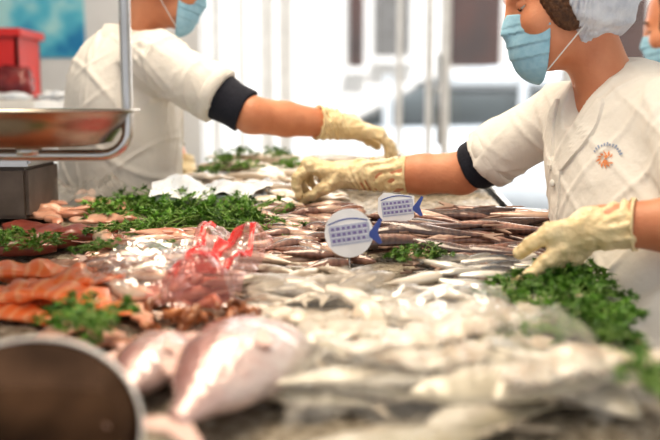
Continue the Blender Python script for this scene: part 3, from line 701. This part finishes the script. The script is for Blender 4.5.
far = Proto(lambda k: fish('hake', 'pale pinkish hake on the far ice beyond the gloved hands', 'fish', .28,.05,.035,SLEN,mk_w,finp,(-.2,.3)[k],'hake on the far ice beyond the hands'), 2)
for (x,y) in pts_in([(-.28,2.72),(.36,2.72),(.36,2.22),(-.15,2.22)], .24, .08, .3, True): far.put(slope_m(x,y,.018, random.uniform(-.5,.5)+random.choice([0,math.pi]), random.uniform(-.2,.2), pit()*.5))
# fillets and squid
def slab(name, L_, W_, T_, m, seed, parent=None, taper=.5, rg_=.6):
    b = bmesh.new(); n, k_ = 26, 18; rings = []
    for i in range(n+1):
        t_ = i/n; x = -L_/2+L_*t_; w = W_/2*(math.sin(math.pi*min(max(t_,.02),.98))**.45)*(1-taper*t_+.5*noise.noise(Vector((t_*6,seed,0)))); h_ = T_*(math.sin(math.pi*min(max(t_,.02),.98))**.35)*(1-.4*taper*t_)
        y0 = .2*W_*math.sin(t_*4+seed)
        ring = []
        for j in range(k_):
            a = 2*math.pi*j/k_; cx, cz = math.cos(a), math.sin(a)
            y_ = y0+w*math.copysign(abs(cx)**.7,cx); z_ = T_*.5+h_*.5*math.copysign(abs(cz)**.8,cz)
            z_ += T_*rg_*noise.noise(Vector((x*32,y_*32,seed)))*(cz>0)+ .4*T_*math.sin(t_*5+seed)*.3
            ring.append(b.verts.new((x,y_,z_)))
        rings.append(ring)
    for i in range(n):
        for j in range(k_): b.faces.new((rings[i][j],rings[i][(j+1)%k_],rings[i+1][(j+1)%k_],rings[i+1][j]))
    b.faces.new(rings[0][::-1]); b.faces.new(rings[-1])
    return obj(name, b, m, parent)
def slabproto(name, label, cat, group, L_, W_, T_, m, n=3, taper=.5, rg_=.6):
    return Proto(lambda k: tag(slab(name,L_,W_,T_,m,k*3.7+len(name),None,taper,rg_), label, cat, group), n)
sal = slabproto('salmon_fillet','orange salmon fillet at the left edge of the counter','fish fillet','salmon fillets at the left edge',.19,.09,.024,M['salmon'])
for layer in range(2):
    for (x,y) in pts_in([(-60,280),(75,286),(90,325),(-60,330)], .11, .065, .35): sal.put(slope_m(x,y,.003+.020*layer, random.uniform(-.7,.5), 0, pit()))
tun = slabproto('tuna_loin','dark red tuna loin at the left edge beneath the scale','tuna','tuna loins at the left edge',.24,.11,.042,M['tuna'],2,.25,.15)
for (x,y) in pts_in([(-60,234),(78,234),(85,262),(-60,266)], .18, .10, .15): tun.put(slope_m(x,y,.003, random.uniform(-.4,.3)))
pk = slabproto('pink_fillet','pink fish fillet on ice left of the parsley strip','fish fillet','pink fillets behind the tuna',.15,.06,.018,M['pinkf'])
for (x,y) in pts_in([(-40,200),(125,198),(120,228),(-40,228)], .11, .06, .3): pk.put(slope_m(x,y,.006, random.uniform(-1,1), 0, pit()))
pk2 = slabproto('rosy_fillet','rosy fish fillet between the salmon and the small pink bream','fish fillet','rosy fillets in front of the salmon',.13,.055,.015,M['pinkf'])
for (x,y) in pts_in([(60,272),(110,266),(150,350),(130,390),(90,390),(30,345),(70,330)], .09, .05, .3): pk2.put(slope_m(x,y,.006, random.uniform(-1,1), 0, pit()))
wf = slabproto('white_fillet','white fish fillet on ice between the two workers','fish fillet','white fillets between the workers',.15,.055,.018,M['white'])
for (x,y) in pts_in([(170,182),(300,184),(330,212),(240,216),(150,204)], .12, .055, .3): wf.put(slope_m(x,y,.006+random.random()*.012, random.uniform(-.9,.9), 0, pit()))
sq = slabproto('squid_tube','flat white cleaned squid body in front of the sardines','squid','white squid in the right middle ground',.22,.11,.012,M['white'],3,.45,.9)
for layer in range(2):
    for (x,y) in pts_in([(385,312),(545,308),(590,350),(400,358)], .14, .07, .25): sq.put(slope_m(x,y,.004+.012*layer, random.uniform(-.5,.4)+random.choice([0,math.pi]), 0, pit()))
cu = slabproto('cod_piece','pale piece of cod between the silver fish and the foreground','fish fillet','pale cod pieces in the centre foreground',.14,.065,.010,M['white'],3,.4,1.0)
for layer in range(2):
    for (x,y) in pts_in([(262,315),(385,315),(400,360),(320,362),(275,340)], .09, .055, .4): cu.put(slope_m(x,y,.004+.013*layer, random.uniform(-1.4,1.4), random.uniform(-.2,.2), pit()*2), random.uniform(.8,1.2))
bf = slabproto('flat_fillet','thin cream fillet lying across the pale fish in the right foreground','fish fillet','thin fillets on the pale foreground fish',.20,.09,.009,M['white'],3,.45,1.6)
for (x,y) in pts_in([(330,372),(620,372),(670,450),(320,450)], .19, .10, .45, mg=30): bf.put(slope_m(x,y,.050, random.uniform(-.9,.9), random.uniform(-.15,.15), pit()), random.uniform(.75,1.15))
# shrimp
def shrimp(k):
    t = thing('prawn','small orange brown prawn in the heap in front of the red film','prawn',group='prawns in front of the red film')
    pts = []; rad = []
    sp_ = (11,8,13)[k]
    for i in range(13):
        a = R(-10+i*sp_); rr_ = .24/sp_; pts.append((rr_*math.cos(a),rr_*math.sin(a)+.0,.002*math.sin(i))); s = i/12; rad.append(.0088*(.25+.75*math.sin(math.pi*min(.97,s*.75+.18)))*(1-.10*(i%2)))
    b = bmesh.new(); tube(b, pts, rad, 10); obj('body', b, M['shrimp'], t)
    e = Vector(pts[-1]); b = bmesh.new()
    for s in (-1,0,1): prism(b, [(e.x,e.y+.001),(e.x-.008+s*.004,e.y-.014),(e.x+.0+s*.005,e.y-.017),(e.x+.002,e.y)], -.0008+s*.001, .0006+s*.001)
    obj('tail_fan', b, M['shrimp'], t, False)
    s0 = Vector(pts[0])
    for s in (-1,1):
        b = bmesh.new(); tube(b, [s0,s0+Vector((.006,-.02,.006)),s0+Vector((-.012,-.05,.004+s*.004))], .0005, 5); obj('antenna', b, M['shrimp'], t)
    b = bmesh.new()
    for i in range(2,9):
        p = Vector(pts[i]); tube(b, [p*.9, p*.5+Vector((0,0,-.003))], [.0011,.0005], 5)
    obj('legs', b, M['shrimp'], t)
    return t
shp = Proto(shrimp, 3)
for layer in range(2):
    for (x,y) in pts_in([(148,318),(245,316),(258,348),(160,356)], .038, .034, .5): shp.put(slope_m(x,y,.009+.012*layer, random.uniform(0,6.28), random.uniform(-1.2,1.2), pit()*6), random.uniform(.7,1.0))
# parsley
LEAF = []
for i_ in range(15):
    th_ = math.radians(-140+i_*20); r_ = (1.2 if i_ == 7 else (1.0 if i_ in (3,11) else (.76 if i_%2 else .34))); LEAF.append((.35+r_*math.cos(th_)*.8, r_*math.sin(th_)*.76))
def parsley(k, nst=60, rad=.055, label=None, group=None, hmax=.036):
    rs = random.Random(k*13+5)
    t = thing('parsley_bunch', label, 'parsley', group=group)
    bl, bs = bmesh.new(), bmesh.new(); ga = rs.uniform(0,6.28)
    for i in range(nst):
        a = rs.uniform(0,6.28); rr = rad*math.sqrt(rs.random())*1.15
        root = Vector((math.cos(ga)*rad*.9*rs.uniform(.2,1), math.sin(ga)*rad*.9*rs.uniform(.2,1), .003))*(1 if i%2 else .3); tip = Vector((rr*math.cos(a)*1.3, rr*math.sin(a), rs.uniform(.004,hmax)*(1.15-rr/rad*.5)))
        mid = (root+tip)/2+Vector((rs.uniform(-.006,.006),rs.uniform(-.006,.006),.010)); tube(bs, [root,mid,tip], [.0014,.0011,.0007], 5)
        dr = (tip-mid).normalized()
        for q in range(3):
            az = (0,1.0,-1.0)[q]+rs.uniform(-.3,.3); base = Vector((dr.x,dr.y,rs.uniform(-.2,.8))).normalized()
            u = Matrix.Rotation(az,3,'Z')@base; c = tip - dr*.003*(q>0)
            n_ = Vector((rs.uniform(-1.2,1.2),rs.uniform(-1.6,.6),1)).normalized(); v_ = n_.cross(u).normalized(); n_ = u.cross(v_)
            s = rs.uniform(.010,.018)
            vs = [bl.verts.new(c+u*x_*s+v_*y_*s+n_*(rs.uniform(-.13,.13)*s-.2*s*x_*x_)) for x_,y_ in LEAF]
            cv = bl.verts.new(c+u*.25*s)
            for j in range(len(vs)): bl.faces.new((vs[j],vs[(j+1)%len(vs)],cv))
    me = bpy.data.meshes.new('foliage'); bl.to_mesh(me); bl.free(); obj('foliage', me, M['leaf'], t, False); obj('stems', bs, M['stem'], t)
    return t
def parset(label, group, n=3, nst=60, rad=.055, hmax=.036): return Proto(lambda k: parsley(k+len(label), nst, rad, label, group, hmax), n)
P1 = parset('green parsley in the long strip left of the round sign','parsley strip left of the round sign',3,22,.058,.048)
for (x,y) in pts_in([(112,216),(160,206),(245,210),(290,220),(285,242),(210,244),(120,236)], .08, .07, .35): P1.put(slope_m(x,y,.004, random.uniform(0,6.28)), random.uniform(.85,1.25))
P2 = parset('green parsley between the squid and the worker at the right','parsley beside the right worker',3,46,.05,.045)
for (x,y) in pts_in([(555,288),(588,284),(600,305),(612,340),(590,344),(550,330),(510,316),(515,304)], .05, .045, .25): P2.put(slope_m(x,y,.008, random.uniform(0,6.28)), random.uniform(.85,1.1))
P3 = parset('thin parsley sprigs bordering the brown fish near the round sign','parsley sprigs below the round sign',2,18,.035)
for (x,y) in pts_in([(385,268),(455,270),(450,280),(385,278)], .055, .04, .2): P3.put(slope_m(x,y,.022, random.uniform(0,6.28)), .8)
P4 = parset('parsley sprig on the far white ice between the workers','parsley on the far ice',2,28,.05)
for (px,py) in ((205,150),(222,166),(248,174),(275,160),(240,160),(215,178),(540,222),(548,230),(292,172)):
    g_ = G(px,py+6); g_.y = min(g_.y,2.85)
    if inside(g_.x,g_.y): P4.put(slope_m(g_.x,g_.y,.03, random.uniform(0,6.28)), .75)
for i,(px,py,sc,lb) in enumerate(((38,268,.8,'parsley on the dark tuna at the left edge'),(10,262,.7,'parsley at the far left edge by the tuna'),(88,352,1.0,'parsley clump below the salmon, near the foreground pan'),(648,440,.9,'parsley clump in the bottom right corner'),(100,272,.6,'parsley between the tuna and the red mullets'),(160,270,.5,'small parsley sprig on the red mullets'),(490,366,.5,'blurred parsley sprig at the front of the squid, left one'),(550,370,.5,'blurred parsley sprig at the front of the squid, middle one'),(605,376,.5,'blurred parsley sprig at the front of the squid, right one'),(112,252,.6,'parsley between pink fillets and mullets'))):
    g_ = G(px,py); o = parsley(40+i, 44 if 'pan' in lb else 28, .055, lb); m = slope_m(g_.x,g_.y,.062 if 'corner' in lb else (.045 if 'squid' in lb else .035), random.uniform(0,6.28)); o.location, q, _ = m.decompose(); o.rotation_euler = q.to_euler(); o.scale = (sc,)*3
# plastic films
def fz(x, y, seed, amp): 
    p = Vector((x*11,y*11,seed)); return amp*(abs(noise.noise(p))*1.5+.5*abs(noise.noise(p*2.3))+.22*abs(noise.noise(p*5)))
def film(name, label, cat, cx, cy, w, d, dz, m, seed, amp=.02, rz=0, n=60):
    b = bmesh.new(); V = {}
    for i in range(n+1):
        for j in range(n+1):
            u, v = i/n-.5, j/n-.5; e = 1+.18*noise.noise(Vector((math.atan2(v,u)*1.5,seed,2)))
            x, y = u*w*e, v*d*e; ed = max(abs(u),abs(v))*2
            V[i,j] = b.verts.new((x,y,fz(x,y,seed,amp)+dz*(1-.6*max(0,ed-.75)*4)))
    for i in range(n):
        for j in range(n): b.faces.new((V[i,j],V[i+1,j],V[i+1,j+1],V[i,j+1]))
    o = obj(name, b, m); mt = slope_m(cx,cy,0,rz); o.location, q, _ = mt.decompose(); o.rotation_euler = q.to_euler()
    return tag(o, label, cat)
g_ = G(325,312); film('plastic_film','clear plastic film over the pale silver fish','plastic film',g_.x,g_.y,.22,.16,.034,M['filmsoft'],1,.022,.2)
g_ = G(85,206); film('plastic_film','crumpled clear film by the left worker above the pink fillets','plastic film',g_.x,g_.y,.18,.14,.02,M['film'],5,.06,.5)
g_ = G(450,404); film('plastic_film','clear film over the pale fish in the foreground','plastic film',g_.x,g_.y,.38,.28,.056,M['filmsoft'],9,.035,.1)
g_ = G(150,288); film('plastic_film','clear film over the red mullets','plastic film',g_.x,g_.y,.18,.26,.045,M['film'],12,.030,-.2)
g_ = G(455,332); film('plastic_film','clear film over the white squid','plastic film',g_.x,g_.y,.20,.15,.035,M['filmsoft'],15,.022,.1)
AB = .042
g_ = G(216,288); rb = film('red_plastic_bag','crumpled clear bag with red printing left of the pale silver fish','plastic bag',g_.x,g_.y,.13,.36,.045,M['pinkfilm'],21,AB,-.12)
for u, w_ in ((-.034,.018),(.006,.034),(.044,.016)):
    b = bmesh.new(); rows = []
    for j in range(40):
        y = (-.145+j*.0073); ww = w_*(.75+.25*math.sin(j*.25+u*90)); xo = u+.006*math.sin(j*.2+u*70); row = []
        for q in (-1,-.5,0,.5,1):
            x_ = xo+q*ww/2; row.append(b.verts.new((x_,y,fz(x_,y,21,AB)+.0465)))
        rows.append(row)
    for j in range(39):
        for q in range(4): b.faces.new((rows[j][q],rows[j][q+1],rows[j+1][q+1],rows[j+1][q]))
    obj('red_print', b, M['redfilm'], rb)
g_ = G(212,206); tr = thing('foam_tray','pale bluish foam tray with crumpled liner just behind the parsley strip','tray')
mt = slope_m(g_.x,g_.y,.020,.12); tr.location, q, _ = mt.decompose(); tr.rotation_euler = q.to_euler()
b = bmesh.new(); box(b,(-.12,-.06,0),(.12,.06,.006)); 
for a_, c_ in (((-.125,-.065,.0),(.125,-.055,.018)),((-.125,.055,.0),(.125,.065,.018)),((-.125,-.055,.0),(-.115,.055,.018)),((.115,-.055,.0),(.125,.055,.018))): box(b,a_,c_)
bmesh.ops.bevel(b, geom=list(b.edges), offset=.003, segments=2, affect='EDGES'); obj('tray', b, M['foam'], tr, False)
b = bmesh.new(); V = {}
for i in range(61):
    for j in range(31):
        u, v = -.135+i*.27/60, -.075+j*.15/30; V[i,j] = b.verts.new((u+.004*noise.noise(Vector((v*40,u*20,4))),v,.014+fz(u,v,41,.030)-.012*max(0,abs(v)-.055)*60*.5))
for i in range(60):
    for j in range(30): b.faces.new((V[i,j],V[i+1,j],V[i+1,j+1],V[i,j+1]))
obj('crumpled_liner', b, M['paper'], tr)
# ------------------------------------------------------------------ price signs
def sign(label, px, py, Y, r, fishshape, tilt, yaw):
    p = W(px,py,Y); t = thing('price_sign', label, 'price sign', p)
    t.rotation_euler = (R(90-tilt),0,yaw)
    if not fishshape:
        b = bmesh.new(); bmesh.ops.create_cone(b, cap_ends=True, segments=48, radius1=r, radius2=r, depth=.002); obj('card', b, M['card'], t, False)
    else:
        b = bmesh.new(); prism(b, [(-r,-.35*r),(-.75*r,-.75*r),(.65*r,-.75*r),(.9*r,-.5*r),(.9*r,.6*r),(-.7*r,.75*r),(-r,.45*r)], -.001,.001); obj('card', b, M['card'], t, False)
    RZ = Matrix.Rotation(R(7),4,'Z')
    b = bmesh.new(); prism(b, [(-.80*r,-.46*r),(.82*r,-.46*r),(.86*r,-.40*r),(.86*r,.30*r),(.80*r,.36*r),(-.74*r,.36*r),(-.82*r,.28*r)], .0011,.0016, RZ); obj('fish_print', b, M['bluel'], t, False)
    b = bmesh.new()
    prism(b, [(.82*r,.0),(1.28*r,.60*r),(1.38*r,.52*r),(1.18*r,.02*r),(1.36*r,-.42*r),(1.24*r,-.48*r),(.82*r,-.16*r)], -.001,.0017)
    for k in range(8):
        x0, x1 = -.82+k*.205, -.82+(k+1)*.205; f_ = lambda q: .40+.16*math.sin((q+.82)/1.64*math.pi)
        prism(b, [(x0*r,f_(x0)*r),(x1*r,f_(x1)*r),(x1*r,(f_(x1)+.05)*r),(x0*r,(f_(x0)+.05)*r)], .0011,.0017, RZ)
    obj('fish_outline', b, M['blue'], t, False)
    b = bmesh.new(); rs = random.Random(int(px))
    for row, yy in enumerate((.16,-.08,-.32)):
        x_ = -.72
        while x_ < .66:
            w_ = rs.choice((.09,.12,.15)); prism(b, [(x_*r,yy*r),((x_+w_)*r,yy*r),((x_+w_)*r,(yy+.12)*r),(x_*r,(yy+.12)*r)], .0017,.0023, RZ); x_ += w_+.09
    obj('lettering', b, M['ink'], t, False)
    b = bmesh.new()
    for yy in (.10,-.14,-.38): prism(b, [(-.76*r,yy*r),(.80*r,yy*r),(.80*r,(yy+.025)*r),(-.76*r,(yy+.025)*r)], .0017,.0021, RZ)
    obj('ruled_line', b, M['card'], t, False)
    b = bmesh.new(); tube(b, [(0,-r*.6,-.002),(0,-r*1.9,-.002)], .0015, 8); obj('spike', b, M['steel'], t)
sign('round white price sign with blue fish print standing among the fish', 349,233,1.50,.0405,False,12,R(6))
sign('smaller pale blue fish-shaped price sign behind the round one', 397,207,1.70,.0355,True,12,R(-4))
# ------------------------------------------------------------------ scales and pan
hs = thing('hanging_scale', 'steel weighing pan in a tubular frame hanging at the left', 'scale', (0,0,0))
c = W(28,128,1.4); xr = W(127,100,1.4).x; xl = 2*c.x-xr; zb = W(127,155,1.4).z; yy = 1.4
b = bmesh.new(); pts = [(xr,yy,1.95)]+[(xr,yy,1.6),(xr,yy,1.35),(xr,yy,zb+.05)]
for i in range(1,7): a = R(i*15); pts.append((xr-.04*(1-math.cos(a)),yy,zb+.04-.04*math.sin(a)))
pts2 = [(2*c.x-x,y,z) for x,y,z in pts[::-1]]; tube(b, pts+pts2, .0085, 12); obj('frame', b, M['steel'], hs)
b = bmesh.new(); tube(b, [(xl,yy,1.95),(c.x,yy,1.99),(xr,yy,1.95)], .0095, 10); obj('crossbar', b, M['steel'], hs)
b = bmesh.new(); tube(b, [(c.x,yy,2.3),(c.x,yy,ZC)], .008, 8); obj('hanger', b, M['steel'], hs)
b = bmesh.new(); bmesh.ops.create_cone(b, cap_ends=True, segments=40, radius1=.14, radius2=.14, depth=.09, matrix=Matrix.Translation((c.x,yy,2.15))@Matrix.Rotation(R(90),4,'X')); obj('dial_housing', b, M['steeld'], hs, False)
b = bmesh.new(); zt = W(0,111,1.4).z; dp = .053
lathe(b, [(.0001,zt-dp),(.09,zt-dp),(.125,zt-dp+.006),(.148,zt-.018),(.156,zt-.003),(.168,zt),(.168,zt+.003),(.154,zt+.002),(.144,zt-.016),(.122,zt-dp+.011),(.0001,zt-dp+.004)], 56, Matrix.Translation((c.x,yy,0))); obj('pan', b, M['steelp'], hs)
b = bmesh.new(); tube(b, [(c.x,yy,zb),(c.x,yy,zt-dp)], .02, 14); obj('pan_support', b, M['steel'], hs)
g_ = W(15,190,1.95)
sb = thing('scale_base', 'dark box under the hanging pan at the left edge, light top edge', 'box', (g_.x-.095,1.98,0))
zz = plane_z(1.98)
obj('housing', boxes(((-.16,-.10,zz+.008),(.145,.12,W(0,166,1.9).z)), bevel=.008), M['black'], sb, False)
obj('top_plate', boxes(((-.17,-.11,W(0,166,1.9).z),(.155,.13,W(0,157,1.9).z)), bevel=.006), M['steel'], sb, False)
pn = thing('round_pan', 'round metal pan with dark brown inside tilted in the bottom left corner', 'pan', W(22,436,.80))
nrm = (Vector((.10,-.60,.72))).normalized(); pn.rotation_euler = nrm.to_track_quat('Z','Y').to_euler()
k_ = 1.06
b = bmesh.new(); lathe(b, [(.0001,-.034*k_),(.03*k_,-.032*k_),(.055*k_,-.027*k_),(.08*k_,-.017*k_),(.095*k_,-.006*k_),(.0995*k_,0)], 64); obj('dish', b, M['pan'], pn)
b = bmesh.new(); lathe(b, [(.099*k_,-.002),(.0995*k_,.0015),(.101*k_,.0025),(.1030*k_,.001),(.1026*k_,-.003),(.101*k_,-.004),(.099*k_,-.002)], 64); obj('rim', b, M['rim'], pn)
b = bmesh.new(); lathe(b, [(.101*k_,-.005),(.088*k_,-.028),(.07*k_,-.037),(.0001,-.040)], 64); obj('underside', b, M['steeld'], pn)
# ------------------------------------------------------------------ light
w = bpy.data.worlds.new('World'); C.world = w; w.use_nodes = True
bg = w.node_tree.nodes['Background']; bg.inputs[0].default_value = (.98,.97,.98,1); bg.inputs[1].default_value = .76
def area(name, loc, rot, sx, sy, e, col):
    l = bpy.data.lights.new(name,'AREA'); l.shape = 'RECTANGLE'; l.size = sx; l.size_y = sy; l.energy = e; l.color = col
    o = bpy.data.objects.new(name, l); COL.objects.link(o); o.location = loc; o.rotation_euler = rot; return o
area('added_counter_fill', (-.3,1.7,2.7), (0,R(-8),0), .7, 2.0, 42, (1,.84,.64))  # unseen overhead light, added as warm interior fill over the counter
area('window_daylight', (.3,5.05,1.6), (R(-90),0,0), 4, 2.2, 62, (1,.96,.90))
s = bpy.data.lights.new('sun','SUN'); s.energy = 5.0; s.angle = .05; so = bpy.data.objects.new('sun', s); COL.objects.link(so); so.rotation_euler = Vector((-.2,.55,-.8)).to_track_quat('-Z','Y').to_euler()
cam = bpy.data.cameras.new('camera'); co = bpy.data.objects.new('camera', cam); COL.objects.link(co)
co.location = (0,0,CAMZ); co.rotation_euler = (R(90)-PITCH,0,0); cam.lens = 917/660*36; cam.sensor_width = 36; cam.clip_start = .05
cam.dof.use_dof = True; cam.dof.focus_distance = 1.72; cam.dof.aperture_fstop = 2.0
C.camera = co
C.view_settings.view_transform = 'Standard'; C.view_settings.exposure = .12
for lk in ('Medium High Contrast','Standard - Medium High Contrast'):
    try: C.view_settings.look = lk; break
    except Exception: pass
